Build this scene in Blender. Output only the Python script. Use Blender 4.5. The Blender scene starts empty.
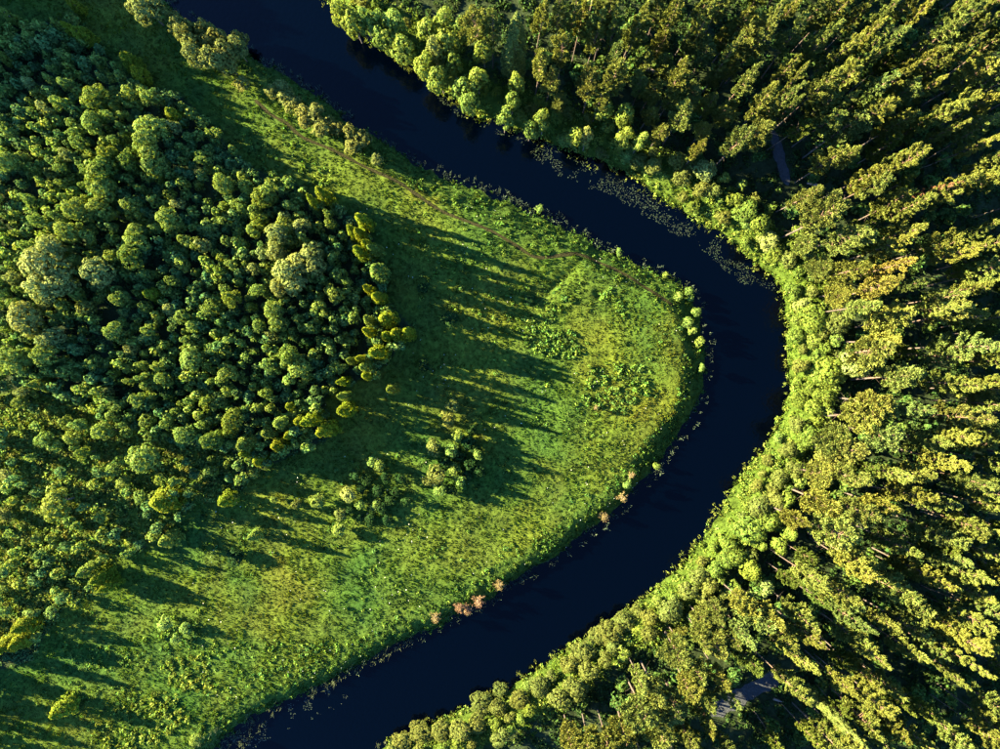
import bpy, math, random
import numpy as np

# ------------------------------------------------------------------ camera, sky, sun, exposure
H = 120.0                      # drone height above the meadow
S = 0.174                      # metres per photo pixel on the meadow
SUN_EL, SUN_DIR = 18.5, 164.5  # sun elevation; direction (deg, ccw from +X) the light comes from
EXPOSURE = 3.85
scene = bpy.context.scene
C = scene.collection
cam_data = bpy.data.cameras.new('camera')
cam = bpy.data.objects.new('camera', cam_data); C.objects.link(cam)
cam.location = (0, 0, H)
cam.rotation_euler = (0, 0, 0)
cam_data.sensor_width = 36; cam_data.lens = 36 * H / (1000 * S)
cam_data.clip_end = 6000
scene.camera = cam
world = bpy.data.worlds.new('World'); scene.world = world; world.use_nodes = True
wn = world.node_tree.nodes; wl = world.node_tree.links
for n in list(wn): wn.remove(n)
sky = wn.new('ShaderNodeTexSky'); sky.sky_type = 'NISHITA'; sky.sun_disc = False; sky.ozone_density = 8.0; sky.air_density = 0.75; sky.dust_density = 0.1
sky.sun_elevation = math.radians(SUN_EL); sky.sun_rotation = math.radians(90 - SUN_DIR)
bg = wn.new('ShaderNodeBackground'); bg.inputs['Strength'].default_value = 0.065
wo = wn.new('ShaderNodeOutputWorld')
wl.new(sky.outputs[0], bg.inputs[0]); wl.new(bg.outputs[0], wo.inputs[0])
sd = bpy.data.lights.new('sun', 'SUN'); sd.energy = 5.0; sd.angle = math.radians(0.55); sd.color = (1.0, 0.86, 0.52)
sun = bpy.data.objects.new('sun', sd); C.objects.link(sun); sun.location = (-200, 60, 150)
sun.rotation_euler = (0, math.radians(90 - SUN_EL), math.radians(SUN_DIR))
vs = scene.view_settings
vs.view_transform = 'Standard'; vs.look = 'None'; vs.exposure = EXPOSURE; vs.gamma = 1.0; vs.use_curve_mapping = False
scene.cycles.max_bounces = 6; scene.cycles.diffuse_bounces = 3; scene.cycles.transmission_bounces = 3
scene.cycles.sample_clamp_indirect = 4.0

rng = np.random.default_rng(7)
R1 = random.Random(11)

# ------------------------------------------------------------------ small maths
def w2(px, py, z=0.0):
    k = S * (H - z) / H
    return (px - 500.0) * k, (374.5 - py) * k
def topx(x, y): return x / S + 500.0, 374.5 - y / S
def noise2(x, y, cell, seed, octaves=3):
    out = np.zeros_like(x, dtype=float); amp = 1.0; tot = 0
    for o in range(octaves):
        g = np.random.default_rng(seed * 17 + o).random((64, 64))
        u = x / cell + 31.7 * o; v = y / cell + 11.3 * o
        iu = np.floor(u).astype(int); iv = np.floor(v).astype(int)
        fu = u - iu; fv = v - iv
        fu = fu * fu * (3 - 2 * fu); fv = fv * fv * (3 - 2 * fv)
        a = g[iu % 64, iv % 64]; b = g[(iu + 1) % 64, iv % 64]
        c = g[iu % 64, (iv + 1) % 64]; d = g[(iu + 1) % 64, (iv + 1) % 64]
        out += amp * ((a * (1 - fu) + b * fu) * (1 - fv) + (c * (1 - fu) + d * fu) * fv)
        tot += amp; amp *= 0.5; cell *= 0.5
    return out / tot
def inpoly(px, py, poly):
    inside = np.zeros(np.shape(px), bool)
    n = len(poly)
    for i in range(n):
        x0, y0 = poly[i]; x1, y1 = poly[(i + 1) % n]
        if y0 == y1: continue
        c = ((y0 > py) != (y1 > py)) & (px < (x1 - x0) * (py - y0) / (y1 - y0) + x0)
        inside ^= c
    return inside
def distline(px, py, line):
    d = np.full(np.shape(px), 1e9)
    for (x0, y0), (x1, y1) in zip(line[:-1], line[1:]):
        dx, dy = x1 - x0, y1 - y0
        t = np.clip(((px - x0) * dx + (py - y0) * dy) / (dx * dx + dy * dy + 1e-9), 0, 1)
        d = np.minimum(d, np.hypot(px - x0 - t * dx, py - y0 - t * dy))
    return d
def smooth(line, it=2):
    for _ in range(it):
        o = [line[0]]
        for a, b in zip(line[:-1], line[1:]):
            o += [(a[0] * .75 + b[0] * .25, a[1] * .75 + b[1] * .25), (a[0] * .25 + b[0] * .75, a[1] * .25 + b[1] * .75)]
        o.append(line[-1]); line = o
    return line
def sstep(t):
    t = np.clip(t, 0, 1); return t * t * (3 - 2 * t)

# ------------------------------------------------------------------ plan of the place (in photo pixels on the ground)
INNER = smooth([(-3000, -1200), (-300, -250), (0, -120), (100, -55), (173, 0), (200, 20), (243, 43), (277, 65), (313, 82), (345, 108), (366, 123),
         (400, 145), (436, 167), (476, 180), (520, 197), (546, 210), (586, 230), (620, 249), (655, 264), (685, 278), (700, 296), (710, 320), (715, 350),
         (714, 380), (704, 413), (686, 440), (664, 468), (633, 502), (595, 532), (566, 557), (533, 577), (500, 598), (466, 616),
         (433, 635), (400, 652), (366, 670), (333, 687), (300, 703), (262, 718), (238, 733), (215, 752), (180, 790), (80, 830), (-200, 880), (-3000, 1100)], 1)
OUTER = smooth([(-3000, -1350), (-200, -300), (140, -120), (240, -55), (325, 0), (335, 12), (356, 34), (395, 54), (418, 72), (448, 96), (468, 114),
         (492, 124), (522, 130), (548, 144), (585, 158), (613, 168), (640, 186), (668, 202), (700, 222), (733, 243), (752, 262), (778, 280), (785, 315), (788, 350),
         (789, 383), (783, 417), (768, 442), (743, 472), (726, 500), (706, 534), (683, 562), (662, 582), (645, 597), (600, 627), (553, 659), (520, 679),
         (493, 698), (460, 712), (440, 722), (407, 734), (372, 750), (300, 800), (180, 860), (-150, 960), (-3000, 1250)], 1)
RIVER = INNER + OUTER[::-1]
FPATH = smooth([(255, 100), (270, 115), (287, 123), (300, 137), (320, 145), (333, 150), (366, 168), (396, 180), (420, 197), (440, 211), (463, 220), (490, 230),
                (520, 248), (532, 257), (546, 258), (566, 254), (580, 253), (600, 262), (623, 272), (646, 287), (667, 301), (674, 306)], 2)
DITCH = smooth([(579, 258), (572, 270), (560, 281), (550, 290), (538, 298)], 1)
TREAD = smooth([(582, 254), (565, 285), (545, 303), (538, 318)], 2)
TRACK2 = smooth([(655, 365), (652, 385), (640, 402), (618, 420), (600, 438), (570, 455)], 2)
ROADS = [smooth([(704, 716), (722, 705), (745, 692), (768, 680), (786, 670)], 1),
         smooth([(788, 186), (785, 178), (781, 165), (775, 143), (770, 128)], 1)]
WOOD = [(-60, 40), (20, 25), (75, 20), (110, 60), (135, 85), (180, 95), (215, 130), (245, 165), (275, 175), (310, 192), (335, 205), (372, 235), (385, 300),
        (412, 325), (395, 352), (372, 378), (346, 384), (325, 400), (335, 435), (300, 452), (262, 470), (235, 492), (190, 508), (150, 545), (110, 560), (100, 590), (60, 610), (30, 660), (-60, 690)]
SCRUB = [(-60, 395), (60, 395), (150, 440), (230, 450), (240, 490), (180, 530), (110, 560), (100, 592), (60, 620), (25, 640), (-60, 660)]
HOLLOWS = [(599, 294, 4.5, .9), (532, 298, 5, .8), (612, 305, 3, .3)]

_rp = RIVER
def river_d(px, py):
    d = np.minimum(distline(px, py, INNER), distline(px, py, OUTER)) * S
    return np.where(inpoly(px, py, _rp), -d, d) + (noise2(px, py, 13, 6) - .5) * 1.9
def height_px(px, py, d=None):
    if d is None: d = river_d(px, py)
    di = distline(px, py, INNER); do = distline(px, py, OUTER)
    inner = di < do
    w = np.where(inner, np.where((py > 470) & (px < 640), 3.6, 6.0), 5.0)
    w = np.where(inner & (px < 330) & (py < 200), 5.0, w)
    edge = noise2(px, py, 30, 5) * 0.5
    z = -2.25 + 2.25 * sstep(d / w)
    z = np.where(d < 0, -2.25 - np.minimum(-d * 0.5, 2.0), z)
    land = sstep(d / 9.0)
    z = z + land * ((noise2(px, py, 70, 3) - .5) * .8 + (noise2(px, py, 14, 4) - .5) * .16)
    z = z + np.where((d > 6) & ~inner, 0.5 * sstep((d - 6) / 20), 0)
    dd = distline(px, py, DITCH)
    z = z - 0.4 * np.exp(-(dd / 5.5) ** 2) * land
    for hx, hy, hr, hd in HOLLOWS:
        z = z - hd * np.exp(-(((px - hx) ** 2 + (py - hy) ** 2) / hr ** 2)) * land
    return z
def height(x, y):
    px, py = topx(np.asarray(x, float), np.asarray(y, float)); return height_px(px, py)

# ------------------------------------------------------------------ mesh building
def mesh_poly(name, V, F, mats, matidx=None, smoothf=False, colors=None):
    """V (n,3); F (m,k) equal-size faces or a list of tuples"""
    me = bpy.data.meshes.new(name)
    if isinstance(F, np.ndarray):
        m, k = F.shape
        me.vertices.add(len(V)); me.vertices.foreach_set('co', np.asarray(V, np.float32).ravel())
        me.loops.add(m * k); me.loops.foreach_set('vertex_index', F.astype(np.int32).ravel())
        me.polygons.add(m); me.polygons.foreach_set('loop_start', np.arange(0, m * k, k, dtype=np.int32))
        me.polygons.foreach_set('loop_total', np.full(m, k, np.int32))
        me.update(calc_edges=True)
    else:
        me.from_pydata([tuple(v) for v in V], [], F); me.update()
    for mt in mats: me.materials.append(mt)
    if matidx is not None: me.polygons.foreach_set('material_index', np.asarray(matidx, np.int32))
    me.polygons.foreach_set('use_smooth', np.full(len(me.polygons), smoothf))
    if colors is not None:
        at = me.color_attributes.new('tint', 'FLOAT_COLOR', 'POINT')
        c4 = np.ones((len(V), 4), np.float32); c4[:, :3] = colors
        at.data.foreach_set('color', c4.ravel())
    return me
def unit(v): return v / (np.linalg.norm(v, axis=-1, keepdims=True) + 1e-9)
def leaves(P, N, a, c, jit, rg):
    """rhombic leaf sprays: P centres, N outward normals, a half length, c half width -> (n,4,3)"""
    n = len(P)
    N = unit(N + jit * rg.normal(size=(n, 3)))
    t = unit(np.cross(N, rg.normal(size=(n, 3)))); b = np.cross(N, t)
    a = (np.asarray(a) * rg.uniform(.7, 1.3, n))[:, None]; c = (np.asarray(c) * rg.uniform(.7, 1.3, n))[:, None]
    bend = N * (a * rg.uniform(-.35, .1, n)[:, None])
    return np.stack([P - t * a + bend, P - b * c, P + t * a + bend, P + b * c], 1)
def tube(pts, rad, k=6):
    pts = np.asarray(pts, float); n = len(pts)
    V = []; F = []
    for i in range(n):
        d = unit(pts[min(i + 1, n - 1)] - pts[max(i - 1, 0)])
        u = unit(np.cross(d, [0.31, .95, 0.11])); v = np.cross(d, u)
        for j in range(k):
            an = 2 * math.pi * j / k
            V.append(pts[i] + rad[i] * (u * math.cos(an) + v * math.sin(an)))
    for i in range(n - 1):
        for j in range(k):
            F.append((i * k + j, i * k + (j + 1) % k, (i + 1) * k + (j + 1) % k, (i + 1) * k + j))
    return np.array(V), np.array(F)
def join_tubes(ts):
    V = []; F = []; o = 0
    for v, f in ts: V.append(v); F.append(f + o); o += len(v)
    return np.concatenate(V), np.concatenate(F)
def quads_to_mesh(name, Q, mats, colors=None):
    n = len(Q)
    return mesh_poly(name, Q.reshape(-1, 3), np.arange(n * 4).reshape(n, 4), mats, colors=None if colors is None else np.repeat(colors, 4, 0))

# ------------------------------------------------------------------ materials
def newmat(name):
    m = bpy.data.materials.new(name); m.use_nodes = True
    nt = m.node_tree; nt.nodes.clear()
    out = nt.nodes.new('ShaderNodeOutputMaterial')
    return m, nt, out
def leaf_mat(name, src, transl=0.3, var=.45, rough=.6, patch=0.0, hue=.03, spec=.02):
    """src 'object' uses each tree's own colour, 'tint' the colour stored in the mesh"""
    m, nt, out = newmat(name); N = nt.nodes; L = nt.links
    if src == 'object':
        oi = N.new('ShaderNodeObjectInfo'); col = oi.outputs['Color']
    else:
        at = N.new('ShaderNodeAttribute'); at.attribute_name = 'tint'; col = at.outputs['Color']
    geo = N.new('ShaderNodeNewGeometry')
    mr = N.new('ShaderNodeMapRange'); mr.inputs['To Min'].default_value = 1 - var; mr.inputs['To Max'].default_value = 1 + var
    L.new(geo.outputs['Random Per Island'], mr.inputs['Value'])
    # second random number from the same island for hue
    m2 = N.new('ShaderNodeMath'); m2.operation = 'MULTIPLY'; m2.inputs[1].default_value = 37.37; L.new(geo.outputs['Random Per Island'], m2.inputs[0])
    m3 = N.new('ShaderNodeMath'); m3.operation = 'FRACT'; L.new(m2.outputs[0], m3.inputs[0])
    mh = N.new('ShaderNodeMapRange'); mh.inputs['To Min'].default_value = .5 - hue; mh.inputs['To Max'].default_value = .5 + hue; L.new(m3.outputs[0], mh.inputs['Value'])
    hsv = N.new('ShaderNodeHueSaturation'); L.new(col, hsv.inputs['Color']); L.new(mr.outputs[0], hsv.inputs['Value']); L.new(mh.outputs[0], hsv.inputs['Hue'])
    p = N.new('ShaderNodeBsdfPrincipled'); L.new(hsv.outputs[0], p.inputs['Base Color'])
    p.inputs['Roughness'].default_value = rough; p.inputs['Specular IOR Level'].default_value = spec
    tr = N.new('ShaderNodeBsdfTranslucent'); 
    hs2 = N.new('ShaderNodeHueSaturation'); hs2.inputs['Hue'].default_value = .485; hs2.inputs['Saturation'].default_value = 1.1; hs2.inputs['Value'].default_value = 1.1
    L.new(hsv.outputs[0], hs2.inputs['Color']); L.new(hs2.outputs[0], tr.inputs['Color'])
    mx = N.new('ShaderNodeMixShader'); mx.inputs[0].default_value = transl
    L.new(p.outputs[0], mx.inputs[1]); L.new(tr.outputs[0], mx.inputs[2]); L.new(mx.outputs[0], out.inputs['Surface'])
    return m
def bark_mat(name, low, high, z0, z1):
    m, nt, out = newmat(name); N = nt.nodes; L = nt.links
    tc = N.new('ShaderNodeTexCoord'); sx = N.new('ShaderNodeSeparateXYZ'); L.new(tc.outputs['Object'], sx.inputs[0])
    mr = N.new('ShaderNodeMapRange'); mr.inputs['From Min'].default_value = z0; mr.inputs['From Max'].default_value = z1; L.new(sx.outputs['Z'], mr.inputs['Value'])
    mx = N.new('ShaderNodeMix'); mx.data_type = 'RGBA'; mx.inputs[6].default_value = (*low, 1); mx.inputs[7].default_value = (*high, 1); L.new(mr.outputs[0], mx.inputs[0])
    no = N.new('ShaderNodeTexNoise'); no.inputs['Scale'].default_value = 6; L.new(tc.outputs['Object'], no.inputs['Vector'])
    r2 = N.new('ShaderNodeMapRange'); r2.inputs['To Min'].default_value = .55; r2.inputs['To Max'].default_value = 1.4; L.new(no.outputs['Fac'], r2.inputs['Value'])
    hsv = N.new('ShaderNodeHueSaturation'); L.new(mx.outputs[2], hsv.inputs['Color']); L.new(r2.outputs[0], hsv.inputs['Value'])
    p = N.new('ShaderNodeBsdfPrincipled'); p.inputs['Roughness'].default_value = .9; L.new(hsv.outputs[0], p.inputs['Base Color']); L.new(p.outputs[0], out.inputs['Surface'])
    return m
def soil_mat(name, src, scale=1.5, amount=.5, rough=.95):
    m, nt, out = newmat(name); N = nt.nodes; L = nt.links
    if src == 'tint':
        at = N.new('ShaderNodeAttribute'); at.attribute_name = 'tint'; col = at.outputs['Color']
    else:
        rgb = N.new('ShaderNodeRGB'); rgb.outputs[0].default_value = (*src, 1); col = rgb.outputs[0]
    tc = N.new('ShaderNodeTexCoord'); no = N.new('ShaderNodeTexNoise'); no.inputs['Scale'].default_value = scale; no.inputs['Detail'].default_value = 6
    no.inputs['Roughness'].default_value = .7
    L.new(tc.outputs['Object'], no.inputs['Vector'])
    mr = N.new('ShaderNodeMapRange'); mr.inputs['From Min'].default_value = .3; mr.inputs['From Max'].default_value = .7
    mr.inputs['To Min'].default_value = 1 - amount; mr.inputs['To Max'].default_value = 1 + amount; L.new(no.outputs['Fac'], mr.inputs['Value'])
    hsv = N.new('ShaderNodeHueSaturation'); L.new(col, hsv.inputs['Color']); L.new(mr.outputs[0], hsv.inputs['Value'])
    p = N.new('ShaderNodeBsdfPrincipled'); p.inputs['Roughness'].default_value = rough; p.inputs['Specular IOR Level'].default_value = .02
    bp = N.new('ShaderNodeBump'); bp.inputs['Strength'].default_value = .7; bp.inputs['Distance'].default_value = .25
    L.new(no.outputs['Fac'], bp.inputs['Height']); L.new(bp.outputs[0], p.inputs['Normal'])
    L.new(hsv.outputs[0], p.inputs['Base Color']); L.new(p.outputs[0], out.inputs['Surface'])
    return m
def water_mat():
    m, nt, out = newmat('river_water'); N = nt.nodes; L = nt.links
    p = N.new('ShaderNodeBsdfPrincipled'); p.inputs['Base Color'].default_value = (0.0, 0.0003, 0.0012, 1)
    p.inputs['Roughness'].default_value = .08; p.inputs['IOR'].default_value = 1.22
    tc = N.new('ShaderNodeTexCoord'); no = N.new('ShaderNodeTexNoise'); no.inputs['Scale'].default_value = 1.6; no.inputs['Detail'].default_value = 4
    L.new(tc.outputs['Object'], no.inputs['Vector'])
    bp = N.new('ShaderNodeBump'); bp.inputs['Strength'].default_value = .16; bp.inputs['Distance'].default_value = .2
    L.new(no.outputs['Fac'], bp.inputs['Height']); L.new(bp.outputs[0], p.inputs['Normal']); L.new(p.outputs[0], out.inputs['Surface'])
    return m
M_NEEDLE = leaf_mat('pine_needles', 'object', .22, .5, .6)
M_LEAF = leaf_mat('broad_leaves', 'object', .30, .4, .55)
M_TINT = leaf_mat('low_plants', 'tint', .30, .4, .6, hue=.035)
M_REED = leaf_mat('reed_blades', 'tint', .25, .35, .6)
M_PAD = leaf_mat('lily_leaves', 'tint', .05, .4, .35, spec=.5)
M_PINEBARK = bark_mat('pine_bark', (.05, .036, .028), (.11, .062, .036), 4, 12)
M_BARK = bark_mat('grey_bark', (.10, .08, .06), (.16, .13, .10), 0, 6)
M_DEAD = bark_mat('dead_wood', (.20, .15, .12), (.36, .27, .22), 0, 8)
M_GROUND = soil_mat('meadow_and_wood_soil', 'tint', 1.3, .55)
M_PATH = soil_mat('trodden_earth', (.020, .019, .008), 3, .4)
M_ROAD = soil_mat('gravel_track', (.040, .043, .046), 2.0, .25)
M_WATER = water_mat()

# ------------------------------------------------------------------ object helpers
def put(name, me, parent=None, color=None):
    o = bpy.data.objects.new(name, me); C.objects.link(o)
    if parent is not None: o.parent = parent
    if color is not None: o.color = (*color, 1)
    return o
def kind(o, k, label=None, cat=None):
    o['kind'] = k
    if label: o['label'] = label
    if cat: o['category'] = cat
    return o

# ------------------------------------------------------------------ ground, river, path, tracks
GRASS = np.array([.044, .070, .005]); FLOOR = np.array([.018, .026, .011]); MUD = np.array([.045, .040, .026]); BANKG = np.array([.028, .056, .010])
def ground_color(px, py, d):
    n1 = noise2(px, py, 60, 21)[:, None]; n2 = noise2(px, py, 18, 22)[:, None]
    inner = distline(px, py, INNER) < distline(px, py, OUTER)
    left = inner | (px < 200)
    g = GRASS * (0.75 + .5 * n2) * np.array([1, 1, 1]) + (n1 - .5) * np.array([.05, .025, .0])
    dry = sstep((noise2(px, py, 45, 23) - .5) / .2)[:, None] * np.array([.010, .002, .003])
    g = np.clip(g + dry, .01, 1)
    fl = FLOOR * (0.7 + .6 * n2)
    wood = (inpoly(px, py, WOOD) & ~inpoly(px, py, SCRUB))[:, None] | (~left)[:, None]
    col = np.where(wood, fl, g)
    # right bank: grassy strip near the water
    rb = ((~left) & (d < 7))[:, None]
    col = np.where(rb, np.array([.035, .055, .008]) * (0.7 + .6 * n2), col)
    bank = (left & (d < 5))[:, None]
    col = np.where(bank, col * .35 + .65 * BANKG * (0.7 + .6 * n2), col)
    col = np.where((d < 0.35)[:, None], MUD * (.6 + .8 * n2), col)
    return col
def build_ground():
    out = np.array([8, 20, 40, 75, 130, 220, 400, 700, 1200, 2000.])
    xs = np.concatenate([-114 - out[::-1], np.arange(-114, 114.01, .6), 114 + out])
    ys = np.concatenate([-90 - out[::-1], np.arange(-90, 90.01, .6), 90 + out])
    X, Y = np.meshgrid(xs, ys); x = X.ravel(); y = Y.ravel()
    px, py = topx(x, y)
    d = river_d(px, py); z = height_px(px, py, d)
    V = np.stack([x, y, z], 1); nx, ny = len(xs), len(ys)
    i = (np.arange(ny - 1)[:, None] * nx + np.arange(nx - 1)[None]).ravel()
    F = np.stack([i, i + 1, i + nx + 1, i + nx], 1)
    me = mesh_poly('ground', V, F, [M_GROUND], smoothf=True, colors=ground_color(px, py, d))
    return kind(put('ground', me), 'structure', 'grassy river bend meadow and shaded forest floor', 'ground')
build_ground()
WZ = -2.0
me = mesh_poly('river', np.array([(-2200, -2200, WZ), (2200, -2200, WZ), (2200, 2200, WZ), (-2200, 2200, WZ)], float), np.array([[0, 1, 2, 3]]), [M_WATER])
kind(put('river', me), 'structure', 'dark blue river curving round the green meadow', 'river')
def ribbon(name, line, width, lift, mat, label, cat, rough=.45):
    pts = []
    for (x0, y0), (x1, y1) in zip(line[:-1], line[1:]):
        n = max(1, int(math.hypot(x1 - x0, y1 - y0) * S / .5))
        pts += [(x0 + (x1 - x0) * i / n, y0 + (y1 - y0) * i / n) for i in range(n)]
    pts.append(line[-1])
    P = np.array([w2(*p) for p in pts]); t = unit(np.gradient(P, axis=0)); nrm = np.stack([-t[:, 1], t[:, 0]], 1)
    cols = 5; V = []
    wl_ = width * np.clip(np.minimum(np.arange(len(P)), np.arange(len(P))[::-1]) * .5 / (.7 * width), .04, 1) * (1 + rough * (noise2(np.arange(len(P)) * 3., np.zeros(len(P)), 4, 41) - .5) * 2)
    for j in range(cols):
        u = (j / (cols - 1) - .5)
        q = P + nrm * (wl_ * u)[:, None]
        V.append(np.stack([q[:, 0], q[:, 1], height(q[:, 0], q[:, 1]) + lift], 1))
    V = np.stack(V, 1); n = len(P)
    i = (np.arange(n - 1)[:, None] * cols + np.arange(cols - 1)[None]).ravel()
    F = np.stack([i, i + 1, i + cols + 1, i + cols], 1)
    return kind(put(name, mesh_poly(name, V.reshape(-1, 3), F, [mat], smoothf=True)), 'structure', label, cat)
ribbon('footpath', FPATH, .54, .06, M_PATH, 'narrow trodden footpath winding along the meadow towards the bend', 'path')
ribbon('forest_track', ROADS[0], 2.8, .05, M_ROAD, 'grey shaded track glimpsed between pines at lower right', 'track')
ribbon('forest_track', ROADS[1], 1.6, .05, M_ROAD, 'grey shaded track glimpsed between pines at upper right', 'track')

# ------------------------------------------------------------------ tree shapes
def sprays(P, D, a, c, jit, rg):
    """needle sprays lying along direction D"""
    n = len(P); D = unit(D + jit * rg.normal(size=(n, 3)))
    b = unit(np.cross(D, rg.normal(size=(n, 3))))
    a = (a * rg.uniform(.6, 1.35, n))[:, None]; c = (c * rg.uniform(.7, 1.3, n))[:, None]
    return np.stack([P - D * a, P - b * c, P + D * a, P + b * c], 1)
def pine_shape(seed):
    rg = np.random.default_rng(seed); h = 20.0; z0 = rg.uniform(6.0, 9.5)
    bx, by = rg.normal(0, .45, 2); fat = rg.uniform(.85, 1.15); flat = rg.random() < .35
    axis = lambda z: np.array([bx * (z / h) ** 2, by * (z / h) ** 2, z])
    tubes = [tube([axis(z) for z in (0, .6, 5, 10, 15, 19.6)], [.22, .16, .135, .11, .065, .02], 7)]
    nb = int(rg.integers(42, 54)); a0 = rg.uniform(0, 6.28); lop = rg.uniform(0, 6.28); Qs = []
    for i in range(nb):
        t = (i + rg.uniform(0, 1)) / nb
        z = z0 + (h - .5 - z0) * t
        an = a0 + i * 2.399 + rg.normal(0, .45)
        prof = (1 - ((t - .45) / .62) ** 2) if flat else (min(1, .55 + t * 2.2) * (1 - t) ** .62)
        L = 2.75 * fat * max(.14, prof) * rg.choice([rg.uniform(.35, .7), rg.uniform(.8, 1.2)], p=[.35, .65]) * (1 + .25 * math.cos(an - lop))
        up = .18 + .5 * t + rg.normal(0, .12)
        dirv = np.array([math.cos(an), math.sin(an), up]); side = np.array([-math.sin(an), math.cos(an), 0])
        p0 = axis(z); p1 = p0 + dirv * L
        tubes.append(tube([p0, (p0 + p1) / 2 + [0, 0, -.08 * L], p1], [.055, .035, .012], 3))
        # side shoots along the outer part of the branch, each a tuft of upward needle sprays
        ns = max(2, int(L * 3.4))
        for k in range(ns):
            f = .32 + .68 * (k + rg.random()) / ns
            sg = -1 if k % 2 else 1
            ln = (1.15 - f) * L * .55 * rg.uniform(.5, 1.1) + .12
            q0 = p0 + dirv * L * f + [0, 0, -.08 * L * (1 - f)]
            q1 = q0 + (side * sg * .85 + dirv * .55 + np.array([0, 0, .22])) * ln
            m = int(22 + 48 * ln)
            g = rg.uniform(.15, 1.1, m)[:, None]
            P = q0 + (q1 - q0) * g + rg.normal(0, .12, (m, 3)) + [0, 0, .05]
            Qs.append(sprays(P, np.tile(unit(q1 - q0) * .7 + [0, 0, .75], (m, 1)), .165, .075, .45, rg))
        m = 26; P = p1 + rg.normal(0, .12, (m, 3)); Qs.append(sprays(P, np.tile(unit(dirv) + [0, 0, .5], (m, 1)), .22, .085, .4, rg))
    m = 40; P = np.array([axis(h - u) for u in rg.uniform(0, 1.1, m)]) + rg.normal(0, .12, (m, 3)); Qs.append(sprays(P, rg.normal(size=(m, 3)) * .6 + [0, 0, 1], .22, .08, .3, rg))
    for i in range(6):                                    # dead snags below the crown
        z = rg.uniform(4, z0); an = rg.uniform(0, 6.28); p0 = axis(z)
        tubes.append(tube([p0, p0 + np.array([math.cos(an), math.sin(an), -.1]) * rg.uniform(.5, 1.6)], [.03, .008], 3))
    return np.concatenate(Qs), join_tubes(tubes)
def lobed_shape(seed, R=2.0, h=6.0, zlow=.18, nl=13, dens=1.0, leaf=.17, spread=.62, lr=(.34, .52), jit=.45):
    """rounded broadleaf crown made of leafy lobes"""
    rg = np.random.default_rng(seed)
    zc = h * (.5 + zlow / 2); rz = h * (.5 - zlow / 2)
    lob = []
    for i in range(nl):
        v = unit(rg.normal(size=3)); v[2] = abs(v[2]) * .9 - .25 * rg.random() if i % 4 else -abs(v[2]) * .5
        rr = rg.uniform(*lr) * R
        k = spread * rg.uniform(.75, 1.12)
        lob.append((np.array([v[0] * R * k, v[1] * R * k, zc + v[2] * rz * k]), rr))
    lob.append((np.array([rg.normal(0, .12) * R, rg.normal(0, .12) * R, h - .42 * R]), .42 * R))
    Cc = np.array([l[0] for l in lob]); Rr = np.array([l[1] for l in lob])
    Qs = []
    br = 1.6 * leaf
    for c, r in lob:
        nb = int(dens * 4 * r * r / (br * br) * .8) + 4
        w = unit(rg.normal(size=(nb, 3)))
        B = c + w * (r * rg.uniform(.88, 1.04, nb))[:, None]
        dist = np.linalg.norm(B[:, None] - Cc[None], axis=2) / Rr[None]
        keep = ((dist < .74).sum(1) == 0) & (B[:, 2] > .12 * h * zlow)
        B = B[keep]; w = w[keep]
        if len(B) == 0: continue
        m = 12
        v = unit(rg.normal(size=(len(B), m, 3)) * .75 + w[:, None])
        P = (B[:, None] + v * (br * rg.uniform(.6, 1.1, (len(B), m)))[..., None]).reshape(-1, 3)
        Qs.append(leaves(P, (v + w[:, None] * .9).reshape(-1, 3), leaf * .85, leaf * .58, jit * .7, rg))
    tubes = [tube([(0, 0, 0), (.05, .03, h * .3), (.0, .05, h * .6), (0, 0, h * .85)], [.05 * R + .03, .045 * R + .02, .03 * R + .01, .012], 6)]
    for c, r in lob[:8]:
        tubes.append(tube([(0, 0, max(.1, c[2] * .45)), c * np.array([.5, .5, .75]), c], [.025 * R + .01, .018 * R + .006, .008], 4))
    return np.concatenate(Qs), join_tubes(tubes)
def conifer_shape(seed, h=10.0, R=1.7, droop=.25, dens=1.0):
    """dense ovate cone of drooping sprays"""
    rg = np.random.default_rng(seed); Qs = []; tubes = [tube([(0, 0, 0), (0, 0, h * .5), (0, 0, h * .97)], [.14, .09, .015], 6)]
    nb = int(120 * dens)
    for i in range(nb):
        t = i / nb; z = h * (.05 + .93 * t)
        prof = max(0, 1 - t ** 1.9) ** .75 * min(1, .75 + t * 3)
        L = R * prof * rg.choice([rg.uniform(.45, .75), rg.uniform(.85, 1.25)], p=[.4, .6]) + .10
        an = i * 2.399 + rg.normal(0, .3)
        d = np.array([math.cos(an), math.sin(an), 0]); side = np.array([-d[1], d[0], 0])
        m = int(12 + 26 * L)
        f = rg.uniform(.3, 1, m) ** .5
        P = np.array([0, 0, z]) + d * (L * f)[:, None] + side * (rg.normal(0, .22, m) * (.4 + L * .35))[:, None] + np.array([0, 0, 1]) * (-(droop * L * f ** 1.6) + rg.normal(.02, .12, m))[:, None]
        Qs.append(leaves(P, np.tile(d * .8 + [0, 0, .55], (m, 1)), .18, .10, .4, rg))
        if i % 4 == 0: tubes.append(tube([(0, 0, z), np.array([0, 0, z - droop * L * .6]) + d * L * .8], [.025, .006], 3))
    n = 50; P = np.stack([rg.normal(0, .12, n), rg.normal(0, .12, n), h - rg.uniform(0, .9, n)], 1)
    Qs.append(leaves(P, rg.normal(size=(n, 3)) * .7 + [0, 0, .4], .15, .08, .5, rg))
    return np.concatenate(Qs), join_tubes(tubes)
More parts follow.
